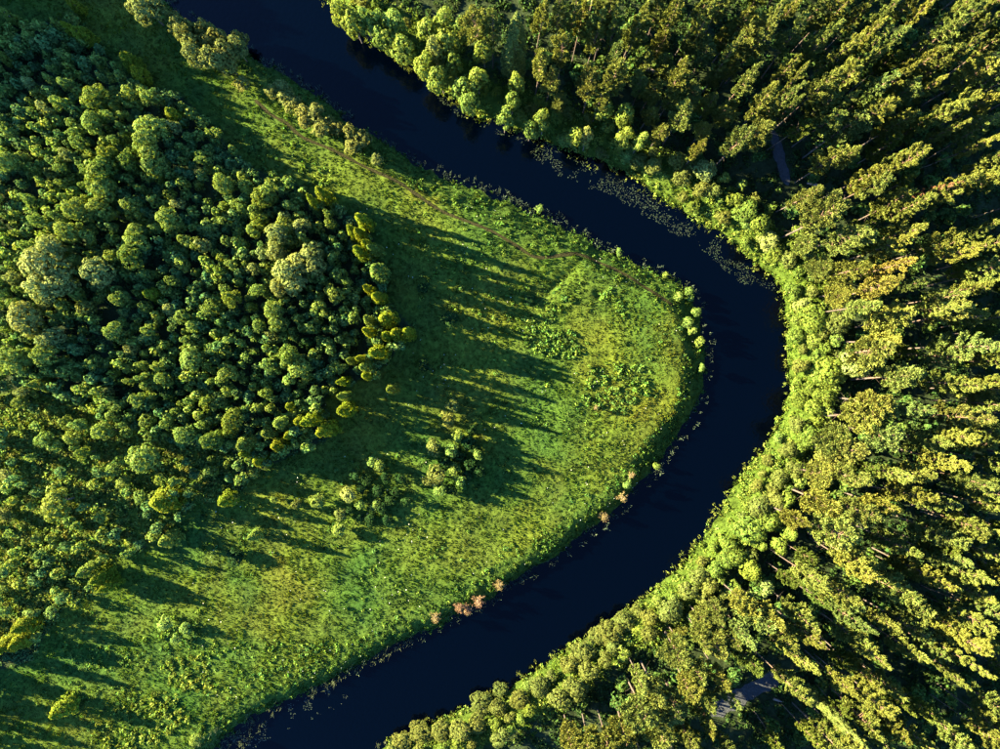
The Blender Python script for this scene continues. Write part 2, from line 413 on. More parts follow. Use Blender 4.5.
def dry_shape(seed, h=2.6, R=1.5):
    rg = np.random.default_rng(seed); tubes = []; Qs = []
    for i in range(46):
        an = rg.uniform(0, 6.28); lean = rg.uniform(.1, 1); L = h * rg.uniform(.7, 1.05)
        tip = np.array([math.cos(an) * R * lean, math.sin(an) * R * lean, L * (1 - .35 * lean)])
        mid = tip * np.array([.4, .4, .6])
        tubes.append(tube([(0, 0, 0), mid, tip], [.03, .02, .006], 3))
        n = 14; f = rg.uniform(.45, 1, n)[:, None]
        P = mid + (tip - mid) * f + rg.normal(0, .14, (n, 3))
        Qs.append(leaves(P, rg.normal(size=(n, 3)) + [0, 0, .5], .11, .05, .5, rg))
    return np.concatenate(Qs), join_tubes(tubes)

SHAPES = {}
def register(key, shape, leafmat, barkmat):
    Q, (tv, tf) = shape
    SHAPES[key] = (quads_to_mesh(key[0] + '_crown', Q, [leafmat]), mesh_poly(key[0] + '_trunk', tv, tf, [barkmat], smoothf=True), Q, (tv, tf))
def register_bush(key, shape, leafmat, barkmat):
    Q, (tv, tf) = shape; n = len(Q)
    V = np.concatenate([Q.reshape(-1, 3), tv]); F = np.concatenate([np.arange(n * 4).reshape(n, 4), tf + n * 4])
    SHAPES[key] = (mesh_poly(key[0], V, F, [leafmat, barkmat], np.concatenate([np.zeros(n, int), np.ones(len(tf), int)])), None, Q, (tv, tf))
NP, NB, NT, NC = 10, 10, 9, 5
for i in range(NP): register(('pine', i), pine_shape(100 + i), M_NEEDLE, M_PINEBARK)
for i in range(NT): register(('broadleaf', i), lobed_shape(200 + i, 2.4, 7.5, .14, 22 + i % 3 * 8, 1.0, .17, .74, (.18, .42)), M_LEAF, M_BARK)
for i in range(NB): register_bush(('bush', i), lobed_shape(300 + i, 1.6, 5.0, .1, 9 + i % 5 * 3, 1.0, .15, .66, (.22, .5)), M_LEAF, M_BARK)
for i in range(NB): SHAPES[('shrub', i)] = SHAPES[('bush', i)]
for i in range(NC): register(('conifer', i), conifer_shape(400 + i), M_NEEDLE, M_BARK)
for i in range(2): register(('spruce', i), conifer_shape(450 + i, 21, 3.0, .4, 2.4), M_NEEDLE, M_BARK)
for i in range(3): register_bush(('dry', i), dry_shape(500 + i), M_LEAF, M_DEAD)

# ------------------------------------------------------------------ where the trees stand (photo pixels of each crown: x, y, radius)
def P3(s): 
    out = []
    for tok in s.split():
        p = tok.split(','); out.append((float(p[0]), float(p[1]), float(p[2])))
    return out
CONIFERS = P3('69,28,5 81,33,7 128,59,8 137,73,7 5,13,5 3,56,5 72,2,5 310,200,5 321,194,7 361,217,7 352,231,6 358,235,6 374,246,5 361,252,7 368,246,6 376,271,9 '
 '370,290,5 377,297,6 368,322,5 369,332,5 385,317,8 387,336,6 378,350,8 397,335,7 360,360,5 364,366,6 364,376,5 350,361,4 342,382,4 341,397,5 342,411,7 390,389,5 '
 '300,422,6 312,418,7 281,424,8 268,432,8 325,430,8 288,434,5 245,446,10 277,446,7 288,406,4 85,571,7 98,578,8 107,588,6 22,627,9 17,642,8 4,646,9 224,500,7 259,461,7 244,452,6 '
 '37,384,6 60,710,10 405,333,6 254,537,5 166,542,8 162,502,12 173,114,7 150,294,7')
BROAD = P3('96,94,11 91,122,9 150,130,14 142,142,10 104,164,10 98,178,13 103,190,11 75,207,10 96,205,9 65,230,10 130,205,9 168,218,9 134,233,9 136,245,10 130,257,12 '
 '45,266,20 60,282,14 40,288,13 97,272,13 50,245,10 147,156,12 131,158,10 153,168,9 224,183,9 262,200,9 276,232,10 284,226,9 303,228,9 276,250,10 286,270,12 300,262,11 313,250,11 '
 '316,265,10 296,282,11 280,285,9 335,292,9 25,318,14 47,340,9 55,337,9 48,355,10 12,358,13 22,357,9 113,330,9 190,360,10 275,310,9 276,325,9 287,357,9 300,367,10 228,375,9 '
 '232,420,11 213,440,9 184,433,9 101,432,9 142,458,13 55,503,13 105,153,9 268,190,9 5,161,9 118,300,8 232,300,8')
BUSH = P3('45,108,8 58,104,7 130,93,7 148,98,8 69,85,7 50,80,5 124,116,6 110,117,6 72,124,6 75,133,7 80,143,7 25,129,7 12,118,6 9,131,7 126,137,6 175,127,6 115,140,6 33,104,6 28,84,6 40,92,7 '
 '3,161,7 23,157,6 66,155,7 92,155,7 83,163,6 53,174,7 62,170,7 87,170,7 64,184,6 85,187,5 87,199,5 105,212,8 93,215,8 62,218,8 55,215,6 82,226,6 88,237,8 116,215,6 140,217,6 155,201,7 171,195,7 '
 '178,205,7 180,228,7 190,240,7 185,241,6 198,245,8 156,230,7 113,256,8 28,245,7 37,220,7 28,200,6 75,262,8 27,262,7 14,278,6 182,266,8 145,276,8 173,282,6 160,177,5 170,174,6 124,296,5 20,290,6 3,295,7 '
 '203,158,8 244,178,8 247,188,7 256,210,8 236,205,6 243,208,6 260,222,8 253,230,8 292,208,8 284,216,8 300,238,8 264,253,8 312,276,8 333,240,6 334,258,8 330,222,6 338,276,8 346,283,6 328,214,5 258,290,8 '
 '233,266,7 220,270,7 226,290,6 204,246,7 253,270,7 227,220,8 210,225,8 37,337,8 3,355,8 83,318,6 88,307,8 94,363,8 67,372,8 49,372,6 17,303,7 46,303,8 62,305,8 143,306,6 170,310,7 183,317,7 148,331,6 '
 '131,350,6 193,326,7 188,341,6 165,378,8 140,380,5 147,386,6 130,380,5 115,374,6 98,390,6 109,391,4 117,405,8 112,415,7 136,400,8 104,408,7 120,382,6 180,382,8 168,395,8 115,344,5 160,366,6 145,366,5 '
 '73,437,8 80,425,7 67,422,6 45,440,8 150,438,7 128,432,7 165,424,6 22,391,5 20,402,6 210,308,8 250,308,6 273,335,9 260,325,7 291,331,4 302,329,6 313,327,7 335,320,7 354,317,7 318,305,8 305,343,8 308,377,6 '
 '267,365,8 246,356,6 230,340,7 229,390,7 265,393,8 206,402,7 256,408,6 230,433,7 203,425,7 336,368,8 84,453,6 113,470,8 122,482,7 5,476,7 140,498,7 150,495,5 5,515,8 227,464,4 211,459,4 235,497,4 317,501,8 274,499,4 '
 '297,505,5 348,495,8 380,465,6 372,462,5 338,530,7 340,515,6 360,505,5 375,505,5 235,556,10 32,612,8 52,613,8 3,610,8 3,590,6 165,625,8 185,628,7 175,640,6 195,740,6 450,320,9 425,365,7 529,299,6 423,287,6 '
 '452,405,6 447,420,7 457,436,5 453,451,6 433,448,7 433,475,10 455,470,6 461,481,5 478,455,4 440,490,6 468,442,6 470,465,6 460,456,6 475,449,5 466,476,6 446,463,6 471,431,5 480,471,5 450,489,5 366,480,6 378,490,6 390,501,6 372,508,5 355,475,6 401,478,5 386,520,6 361,516,5 406,500,5 349,510,5 385,478,6 360,488,6 395,492,6 370,520,6 382,508,6')
WILLOW = P3('145,6,13 170,18,7 177,26,8 183,34,9 192,42,9 197,53,9 200,32,9 207,42,9 190,28,7 203,26,7 213,38,10 222,48,9 234,31,7 232,43,8 212,58,10 226,62,9 203,57,8 240,84,7 '
 '280,87,8 287,98,7 293,104,7 301,113,7 316,113,8 271,91,6 320,130,8 336,127,7 348,130,7 360,137,9 352,146,7 328,120,6 304,122,6 376,158,5 '
 '681,295,4 693,290,4 694,298,3 700,311,4 690,321,5 695,329,5 702,341,5 703,368,4 669,273,3 621,250,4 660,468,4 541,205,4 628,485,4')
RBROAD = P3('338,6,9 352,18,10 345,10,8 362,12,9 375,15,10 393,20,12 404,40,13 390,38,9 378,30,8 425,30,10 443,22,11 425,57,11 434,50,9 440,72,12 454,62,8 447,43,12 462,85,10 478,77,10 471,96,9 484,50,9 460,30,8 '
 '505,113,8 513,98,7 517,83,7 545,115,9 531,124,8 575,130,8 589,134,8 605,108,9 625,117,8 628,137,9 641,140,7 '
 '640,160,9 655,165,8 676,160,8 683,177,9 705,170,10 703,188,9 715,190,7 735,200,9 748,210,12 760,222,11 770,240,10 778,252,9 790,258,8 '
 '797,290,9 805,305,9 815,318,14 838,322,12 800,335,8 855,365,13 830,372,14 825,398,11 805,365,8 803,400,9 815,408,9 800,425,8 810,437,10 '
 '790,450,8 795,470,9 780,480,9 775,500,9 760,507,12 750,530,14 770,522,10 787,500,8 735,555,13 780,546,8 790,533,7 715,570,9 727,562,8 700,577,8 690,592,9 710,587,9 765,590,9 750,570,9 '
 '670,612,13 652,620,9 626,625,10 613,637,12 640,615,7 605,660,8 650,634,8 600,642,11 585,655,12 570,668,9 590,672,9 575,690,12 560,700,11 540,690,9 520,702,10 500,696,8 498,712,8 480,710,11 475,727,11 500,738,9 460,735,10 '
 '440,737,11 420,740,11 400,748,9')
PINES = P3('540,60,10 550,80,9 540,15,9 560,15,8 573,12,7 596,35,10 580,27,8 592,85,10 478,22,11 492,32,8 565,45,8 560,100,7 '
 '610,10,8 605,25,8 618,28,8 640,20,9 615,55,8 618,72,12 605,88,8 680,75,9 675,15,9 700,10,8 705,27,7 722,8,9 735,30,11 737,44,9 725,60,5 755,45,10 745,80,9 765,20,6 793,5,6 795,40,9 787,70,8 797,85,5 682,117,11 '
 '765,105,10 782,97,6 788,110,6 755,130,15 770,118,10 740,142,10 702,147,7 630,40,8 655,20,8 665,70,8 640,90,8 670,100,8 700,60,8 715,75,8 690,42,8 650,112,8 662,130,8 735,66,7 720,42,8 705,128,8 735,108,7 650,95,8 710,105,8 722,116,9 660,45,8 690,95,8 645,60,7 '  # many of the short pines here are added to shade the ground
 '810,18,8 825,15,6 838,7,7 842,22,4 863,12,6 880,16,7 870,31,9 862,40,7 888,45,9 868,52,8 815,43,9 825,58,6 845,60,5 853,70,5 865,62,5 812,95,9 843,88,9 820,108,10 825,121,9 840,105,6 835,135,11 865,120,9 875,90,10 890,82,8 895,125,10 '
 '912,72,9 930,60,10 925,76,9 935,35,13 948,28,7 918,92,7 900,100,8 932,115,7 945,110,8 960,125,8 970,75,10 958,58,6 979,27,7 990,47,8 995,80,8 980,103,9 985,130,8 960,8,9 990,5,7 908,3,6 930,5,6 940,130,6 968,145,6 '
 '830,160,10 845,157,8 855,180,9 870,186,9 897,165,8 880,168,6 822,218,15 838,236,12 806,240,10 813,190,9 895,205,10 914,205,9 905,230,9 893,245,9 950,195,10 970,180,8 986,180,9 995,160,8 943,245,9 965,236,7 950,258,6 995,245,8 980,275,10 985,225,6 895,266,7 913,283,6 850,270,10 880,290,11 '
 '822,268,13 945,297,9 965,290,8 838,292,11 860,305,8 895,322,14 882,338,10 875,352,14 895,380,13 875,400,12 860,421,13 880,432,11 840,440,12 913,410,7 945,320,9 962,315,8 966,345,11 945,353,10 950,380,11 968,386,9 980,390,9 985,403,9 998,322,7 998,360,7 962,416,10 973,431,9 930,440,10 945,442,9 988,445,8 995,380,6 935,305,8 '
 '845,455,12 820,475,13 850,476,10 910,475,10 895,473,8 940,455,10 970,478,11 986,490,11 990,506,9 903,497,9 880,505,10 930,500,9 820,500,13 850,512,11 830,535,13 845,552,11 856,562,9 925,525,11 942,532,9 960,520,10 972,528,8 890,540,9 945,558,9 962,575,10 920,570,11 936,582,8 985,555,9 995,575,9 890,585,12 905,597,9 840,590,10 810,575,7 965,592,8 995,460,7 800,520,9 '
 '803,615,9 808,638,8 845,605,10 849,619,7 850,635,9 868,647,9 880,622,8 905,625,9 900,645,10 855,665,9 866,676,8 885,685,9 838,680,8 860,695,9 940,618,10 958,614,8 955,630,8 972,636,8 980,615,8 925,643,6 957,655,7 955,670,5 995,615,6 865,720,12 880,737,9 895,725,10 920,742,8 952,730,9 996,705,9 996,725,9 972,745,8 985,735,8 830,745,10 850,742,8 '
 '680,655,14 678,640,9 696,672,11 715,650,13 705,638,9 723,678,8 735,640,9 750,635,8 755,618,13 771,614,11 780,636,11 790,660,8 787,686,8 655,690,14 640,710,14 676,700,12 660,730,13 625,730,13 608,745,11 685,727,8 725,742,6 640,682,8 590,745,10 570,745,10 695,742,8 710,725,7 712,700,8 703,716,8 690,688,9 728,700,6 740,600,8 720,610,9 700,618,9')  # some pines left of the lower track are added to shade it
SPRUCES = P3('514,45,13 828,714,7')
DRY = P3('435,617,6 459,608,6 468,612,6 478,602,7 500,585,6 605,519,6 623,498,6 631,476,4 596,408,3')

# ------------------------------------------------------------------ unique descriptions
SEEDS = [(40, 25, 'in the shaded top left corner'), (130, 65, 'by the shaded grass strip, upper left'), (40, 95, "on the wood's dim upper left edge"), (95, 110, "in the wood's sunlit upper edge"),
 (145, 130, 'on the bright ridge of crowns, upper wood'), (185, 120, "at the wood's top beside the grass strip"), (20, 160, 'on the left edge, upper wood'), (65, 165, 'upper wood, left of the pale ridge'), (100, 180, 'in the pale ridge, upper wood'),
 (160, 185, 'beside the dark gap, upper wood'), (215, 170, 'above the dark hollow in the wood'), (255, 190, "on the wood's edge facing the meadow path"), (315, 198, "at the wood's tip nearest the footpath"), (30, 215, 'on the left edge above the broadest crown'),
 (75, 220, 'above the broadest crown, left wood'), (135, 235, 'centre wood, right of the broadest crown'), (190, 230, 'in the middle of the left wood'), (245, 225, 'left of the pale clump near the meadow'), (290, 220, 'above the pale clump near the meadow'),
 (355, 235, 'at the start of the conifer row'), (45, 275, 'at the broadest crown, left wood'), (100, 275, 'just right of the broadest crown'), (170, 275, 'below the middle of the left wood'), (235, 280, 'between mid wood and the pale clump'), (295, 265, 'in the pale clump near the meadow'),
 (340, 275, 'behind the conifer row by the meadow'), (375, 285, 'midway down the conifer row'), (20, 320, 'on the left edge below the broadest crown'), (60, 330, 'below the broadest crown, left wood'), (105, 330, 'by the dark opening, left wood'), (165, 325, 'lower middle of the left wood'),
 (220, 325, 'lower wood, left of the grey bush'), (275, 325, 'around the grey bush, lower wood'), (325, 320, 'inside the wood near the long shadows'), (385, 330, 'at the foot of the conifer row'), (25, 370, 'above the scrub on the left edge'), (100, 370, 'below the dark opening, left wood'),
 (150, 380, 'by the dark rounded bushes, lower wood'), (200, 370, 'lower wood, above the scrub'), (245, 380, 'near the lower meadow edge of the wood'), (300, 370, 'at the wood corner facing the long shadows'), (355, 375, 'on the grass below the conifer row'), (45, 425, 'in the scrub by the left edge'),
 (105, 420, 'in the upper scrub, lower left'), (160, 430, 'in the scrub above the round lime tree'), (215, 425, 'lower wood above the meadow strips'), (280, 430, 'in the slanting row by the meadow strips'), (330, 420, 'on the grass under the conifer row'), (20, 490, 'low on the left edge'),
 (80, 490, 'in the lower scrub'), (145, 480, 'around the round lime tree, lower left'), (230, 475, 'along the lower edge of the scrub'), (300, 500, 'on the shadow striped grass'), (370, 480, 'in the dark thicket left of the meadow clump'), (455, 440, 'in the lone meadow clump'), (450, 480, 'at the foot of the meadow clump'),
 (440, 330, 'standing in the long meadow shadows'), (530, 300, 'at the end of the ditch by the footpath'), (95, 580, 'above the longest shadow, lower left'), (220, 550, 'alone on the lower left meadow'), (15, 620, 'on the left edge near the bottom'), (60, 650, 'by the shaded strips, bottom left'), (180, 640, 'in the thicket, bottom left meadow'), (140, 720, 'at the bottom left'),
 (150, 10, 'at the top edge by the river'), (200, 40, 'in the tall willow clump on the river bank'), (245, 80, 'just below the willow clump'), (285, 100, 'on the bank where the footpath begins'), (335, 130, 'in the bushy row between footpath and river'), (620, 255, 'on the bank above the bend path'), (690, 310, 'on the shaded bank at the bend'), (640, 478, 'on the shaded lower bank of the bend'), (540, 205, 'on the reedy upper bank'),
 (350, 15, 'on the far bank at the top edge'), (400, 30, 'on the far bank, top, above the dark water'), (440, 60, 'in the rounded far bank clump'), (480, 85, 'at the lower end of the rounded far bank clump'), (520, 110, 'at the start of the lily pads'), (580, 130, 'above the lily pads'), (630, 130, 'over the lily pads near the shaded pines'), (680, 170, 'on the bank behind the lily pads'), (740, 205, 'at the lower end of the lily pads'), (780, 250, 'where the lily pads meet the bend'),
 (805, 305, 'on the outer bank just below the lily pads'), (830, 325, 'in the lime thicket on the outer bend'), (830, 375, 'in the middle of the outer bend thicket'), (810, 415, 'at the outermost point of the bend'), (790, 470, 'on the outer bank below the bend'), (760, 515, 'on the sunlit bank, lower right'), (785, 545, 'behind the sunlit bank, lower right'), (735, 560, 'above the narrow bank ledge'), (700, 580, 'on the narrow bank ledge'), (660, 615, 'on the lower bank by the birch like clump'),
 (615, 635, 'on the lower bank, left of the clump'), (580, 670, 'on the lower bank near the black shade'), (540, 695, 'on the lower bank, bottom middle'), (490, 710, 'near the bank tip, bottom'), (440, 735, 'at the bottom edge beside the river'),
 (480, 25, 'behind the rounded far bank clump'), (545, 20, 'at the top edge, right of the tall spruce'), (550, 70, 'below the tall spruce, top'), (590, 40, 'at top centre right'), (590, 85, 'near the bleached dead branches, top'), (615, 25, 'at the top edge above the fallen log'), (615, 70, 'left of the fallen log'), (650, 60, 'in the deep shade, top'), (690, 20, 'at the top edge over the deep shade'), (690, 100, 'below the deep shade, top right'), (735, 35, 'top right, above the upper track'), (750, 75, 'above the upper track'),
 (755, 130, 'beside the upper track'), (795, 60, 'top right, right of the upper track'), (800, 95, 'over the end of the upper track'), (820, 20, 'at the top edge, right quarter'), (870, 40, 'upper right, by the long pointed crown'), (830, 110, 'upper right, above the leaning trunks'), (860, 65, 'upper right, in the small crowns'), (890, 90, 'upper right, by the dark diagonal gap'), (930, 30, 'at the top, around the feathery crown'), (925, 75, 'upper right, below the feathery crown'), (980, 20, 'in the top right corner'), (975, 70, 'at the right edge near the top'), (940, 115, 'upper right, above the rust coloured pine'), (985, 115, 'at the right edge above the rust coloured pine'),
 (845, 165, 'by the leaning trunks, upper right'), (885, 175, 'right of the leaning trunks'), (815, 215, 'at the broad pine above the bend'), (900, 205, 'beneath the rust coloured pine'), (965, 185, 'beside the rust coloured pine'), (900, 245, 'above the long bare trunks, right'), (955, 245, 'right of the long bare trunks'), (990, 235, 'at the right edge, upper middle'), (850, 275, 'behind the lime thicket, upper part'), (895, 285, 'by the reddish crown, right'), (950, 300, 'right middle, above the red speck'), (985, 275, 'at the right edge over the middle'),
 (885, 330, 'behind the lime thicket, right middle'), (955, 345, 'right middle, left of the edge crowns'), (990, 345, 'at the right edge, exact middle'), (885, 385, 'right middle, below the lime thicket'), (955, 385, 'above the red tipped pine'), (990, 395, 'at the right edge by the red tipped pine'), (860, 430, 'behind the outermost point of the bend'), (920, 425, 'left of the red tipped pine'), (970, 425, 'under the red tipped pine'),
 (840, 465, 'by the orange tinted crown, right'), (905, 475, 'right of the orange tinted crown'), (960, 465, 'below the red tipped pine, right'), (990, 495, 'at the right edge, lower middle'), (825, 515, 'on the pine belt front, lower right'), (885, 520, 'left of the long orange trunk'), (940, 525, 'over the long orange trunk'), (840, 560, 'below the pine belt front'), (890, 585, 'beneath the long orange trunk'), (935, 575, 'right of the long orange trunk'), (985, 570, 'at the right edge below the middle'), (840, 610, 'lower right, above the dark hole'), (865, 650, 'left of the dark hole'), (900, 635, 'at the top of the dark hole'), (955, 625, 'right of the dark hole'), (990, 620, 'at the right edge by the dark hole'),
 (850, 685, 'left below the dark hole'), (885, 690, 'under the dark hole'), (840, 735, 'at the bottom edge, by the spear shaped spruce'), (875, 730, 'bottom edge, right of the spear shaped spruce'), (930, 740, 'at the bottom edge, lower right'), (990, 720, 'in the bottom right corner'), (800, 630, 'above the lower track, right side'), (790, 670, 'at the right end of the lower track'), (760, 620, 'above the lower track'), (715, 640, 'upper left of the lower track'), (700, 675, 'left of the lower track'), (705, 735, 'below the lower track'), (650, 690, 'bottom, in the broad sunlit clump'), (650, 735, 'at the bottom edge, below the sunlit clump'), (590, 745, 'at the bottom edge, under the black shade'), (715, 612, 'behind the narrow bank ledge'), (470, 610, 'on the lower left bank by the reddish bushes')]
ORD = ['', 'second', 'third', 'fourth', 'fifth', 'sixth', 'seventh', 'eighth', 'ninth', 'tenth', 'eleventh', 'twelfth', 'thirteenth', 'fourteenth', 'fifteenth', 'sixteenth', 'seventeenth', 'eighteenth', 'nineteenth', 'twentieth']
PLACED = []          # (object, photo x, photo y, words, family)
def words_for(color):
    r, g, b = color
    if r > g * 1.15: return 'rust brown' if r > .12 else 'brownish'
    if r > g * .97: return 'tawny olive'
    if r > g * .80: return 'yellow-green' if g > .115 else 'olive green'
    if g > .125: return 'pale green'
    return 'deep green' if g < .088 else 'mid green'
def finish_labels():
    fam = {}
    for o, px, py, w, f in PLACED:
        k = min(range(len(SEEDS)), key=lambda i: (SEEDS[i][0] - px) ** 2 + (SEEDS[i][1] - py) ** 2)
        fam.setdefault((f, w, k), []).append((px, py, o))
    for (f, w, k), lst in fam.items():
        lst.sort(key=lambda t: t[0])
        for i, (px, py, o) in enumerate(lst):
            if len(lst) == 1: tail = ''
            elif i == 0: tail = ', leftmost'
            elif i == len(lst) - 1: tail = ', rightmost'
            else: tail = ', ' + ORD[min(i, len(ORD) - 1)] + ' from left'
            full = '%s %s%s' % (w, SEEDS[k][2], tail)
            if len(full.split()) > 16: full = full.replace(' tree ', ' ', 1).replace('just ', '', 1)
            if len(full.split()) > 16: full = full.replace(' the ', ' ', 1)
            if len(full.split()) > 16: full = full.replace(' the ', ' ', 1)
            o['label'] = full

NAMES = {'pine': ('pine_tree', 'pine', 'pines of the forest on the outer bank'), 'broadleaf': ('broadleaf_tree', 'tree', 'round-crowned broadleaf trees'), 'bush': ('round_bush', 'bush', 'rounded bushes'),
         'conifer': ('young_conifer', 'conifer', 'young yellow-green conifers at the wood edge'), 'spruce': ('spruce_tree', 'spruce', 'tall spruces among the pines'), 'shrub': ('bank_shrub', 'shrub', 'leafy shrubs along the outer bank'), 'dry': ('dry_bush', 'dry bush', 'dry reddish bushes by the river')}
WORDS = {'pine': 'pine', 'broadleaf': 'broadleaf tree', 'bush': 'rounded bush', 'conifer': 'young conifer', 'spruce': 'spear-shaped spruce', 'dry': 'dry twiggy bush', 'shrub': 'leafy shrub'}
NOM = {'pine': (2.9, 20.0), 'broadleaf': (2.4, 7.5), 'bush': (1.6, 5.0), 'conifer': (1.7, 10.0), 'spruce': (3.0, 21.0), 'dry': (1.5, 2.6), 'shrub': (1.6, 5.0)}
NVAR = {'pine': NP, 'broadleaf': NT, 'bush': NB, 'conifer': NC, 'spruce': 2, 'dry': 3, 'shrub': NB}
count = {}
def plant(fam, px, py, r, h, color, zc=.7, size_word=None, base=None):
    """crown seen at photo pixel (px,py) with radius r px; h tree height; its foot follows from the height"""
    hc = h * zc
    x, y = w2(px, py, hc) if base is None else base
    R = r * S * (H - hc) / H
    rn, hn = NOM[fam]
    i = count.get(fam, 0); count[fam] = i + 1
    crown, trunk, _, _ = SHAPES[(fam, (i * 5 + i // 7) % NVAR[fam])]
    gz = float(height(np.array([x]), np.array([y]))[0])
    name, cat, grp = NAMES[fam]
    sx = R / rn * 1.08; sz = h / hn
    rot = (R1.gauss(0, .03), R1.gauss(0, .03), R1.uniform(0, 6.283))
    if trunk is None:
        o = put(name, crown, color=color)
    else:
        o = bpy.data.objects.new(name, None); C.objects.link(o); o.empty_display_size = .5
        put('trunk', trunk, o); put('crown', crown, o, color)
    o.location = (x, y, gz - .05); o.scale = (sx * R1.uniform(.92, 1.08), sx * R1.uniform(.92, 1.08), sz); o.rotation_euler = rot
    o['category'] = cat; o['group'] = grp
    sw = ('broad ' if R > 2.0 else 'slender ' if R < 1.35 else '') if fam == 'pine' else ('large ' if R > rn * 1.05 else ('small ' if R < rn * .72 else '')) if size_word is None else size_word
    PLACED.append((o, px, py, (sw + words_for(color) + ' ' + WORDS[fam]).strip(), fam))
    return o
def vary(c, v=.15, hue=.1):
    k = R1.uniform(1 - v, 1 + v); t = R1.uniform(-hue, hue)
    return (c[0] * k * (1 + t), c[1] * k, c[2] * k * (1 - t))
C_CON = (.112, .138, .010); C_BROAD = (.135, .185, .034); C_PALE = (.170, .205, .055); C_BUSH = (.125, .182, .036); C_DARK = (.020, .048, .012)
C_LIME = (.100, .140, .022); C_OLIVE = (.100, .118, .026); C_PINE = (.106, .122, .024); C_WILLOW = (.130, .145, .034); C_RUST = (.15, .08, .04)
pale = lambda px, py: max(0, 1 - math.hypot((px - 295) / 45, (py - 262) / 35)) > 0 or max(0, 1 - math.hypot((px - 55) / 60, (py - 290) / 60)) > 0
for x, y, r in CONIFERS:
    plant('conifer', x, y, max(r, 4.5) * 1.02, R1.uniform(.92, 1.1) * (8.6 + .25 * r if x > 300 else 4.6 + .12 * r if y < 120 else 5.2 + .1 * r if y > 530 else 5.6 + .15 * r), vary(C_CON if R1.random() < .8 else C_LIME), .6)
for x, y, r in BROAD:
    plant('broadleaf', x, y, r * .98, R1.uniform(.92, 1.1) * (4.6 + .30 * r), vary(C_PALE if pale(x, y) else (C_BROAD if R1.random() < .75 else C_LIME), .12), .65)
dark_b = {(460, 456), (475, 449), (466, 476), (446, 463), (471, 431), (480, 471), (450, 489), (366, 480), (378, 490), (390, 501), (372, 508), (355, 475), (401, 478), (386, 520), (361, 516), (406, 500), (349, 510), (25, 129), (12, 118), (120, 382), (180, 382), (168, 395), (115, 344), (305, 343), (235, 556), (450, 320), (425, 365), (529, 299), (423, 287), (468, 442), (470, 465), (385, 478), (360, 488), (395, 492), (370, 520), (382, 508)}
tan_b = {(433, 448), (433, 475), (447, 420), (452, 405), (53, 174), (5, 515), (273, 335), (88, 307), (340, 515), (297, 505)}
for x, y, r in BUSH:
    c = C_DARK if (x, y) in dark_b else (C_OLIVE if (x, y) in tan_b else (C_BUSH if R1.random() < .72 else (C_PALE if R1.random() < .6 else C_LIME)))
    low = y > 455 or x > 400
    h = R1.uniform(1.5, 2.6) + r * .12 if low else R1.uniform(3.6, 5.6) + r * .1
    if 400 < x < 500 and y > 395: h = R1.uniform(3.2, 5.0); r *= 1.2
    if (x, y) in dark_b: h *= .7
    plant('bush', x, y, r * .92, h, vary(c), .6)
for x, y, r in WILLOW:
    h = (4.6 + r * .35 if y < 70 else 1.3 + r * .28)
    fam = 'broadleaf' if (r >= 8 and y < 70) else 'bush'
    plant(fam, x, y, r * 1.1, h * R1.uniform(.9, 1.15), vary(C_WILLOW if x < 400 else C_BUSH), .65)
for x, y, r in RBROAD:
    top = y < 145
    h = R1.uniform(8.5, 11.5) if top else R1.uniform(4.2, 7.0) * (1.35 if x > 800 else 1)
    if not top:
        h = min(h, 1.6 + .36 * max(0, river_d(np.array([x]), np.array([y]))[0]))
    plant('broadleaf', x, y, r * .98, h, vary(C_PALE if R1.random() < .1 else C_LIME if (x > 690 and R1.random() < .6) else C_BROAD if top else C_OLIVE, .14), .65)
rs = np.random.default_rng(77); cand = []
sx_, sy_ = rs.uniform(330, 900, 6000), rs.uniform(0, 760, 6000)
sd_ = river_d(sx_, sy_); so_ = distline(sx_, sy_, OUTER) < distline(sx_, sy_, INNER)
bpx = [(p[1], p[2]) for p in PLACED]
for x, y, d, o in zip(sx_, sy_, sd_, so_):
    if not o or d < 2.2 or d > (9.5 if x > 690 else 6.5) or len(cand) > 125: continue
    if min(math.hypot(x - a, y - b) for a, b in bpx) < 11: continue
    bpx.append((x, y)); cand.append((x, y, d))
for x, y, d in cand:
    plant('shrub', x, y, R1.uniform(4.5, 7.5), R1.uniform(.9, 1.4) + .24 * d, vary(C_LIME if R1.random() < .5 else C_OLIVE if R1.random() < .6 else C_BUSH, .15), .6)
rust = {(895, 266): 1, (880, 290): .5, (945, 320): .5, (845, 455): .5, (962, 416): .4, (875, 400): .35, (592, 85): .3}
for x, y, r in PINES:
    h = R1.uniform(17.0, 23.5)
    if (x, y) in {(650, 95), (710, 105), (722, 116), (660, 45), (690, 95), (645, 60), (630, 40), (655, 20), (665, 70), (640, 90), (670, 100), (700, 60), (715, 75), (690, 42), (650, 112), (662, 130), (735, 66), (720, 42), (705, 128), (735, 108)}: h = R1.uniform(10, 13)
    if y > 590 and x < 740: h = R1.uniform(13, 17)
    c = vary(C_PINE if R1.random() < .7 else (.088, .110, .025), .2, .12)
    f = rust.get((x, y), 0) * .45
    c = tuple(c[k] * (1 - f) + (.15, .095, .022)[k] * f for k in range(3))
    while h > 8:
        bx, by = w2(x, y, h * .70); q = topx(bx, by)
        if river_d(np.array([q[0]]), np.array([q[1]]))[0] > 6.5: break
        h *= .92
    plant('pine', x, y, r * (1.48 if x < 920 and 240 < y < 640 else 1.32), h, c, .70)
pl = [(p[0], p[1]) for p in PINES]; rp_ = np.random.default_rng(88); added = 0
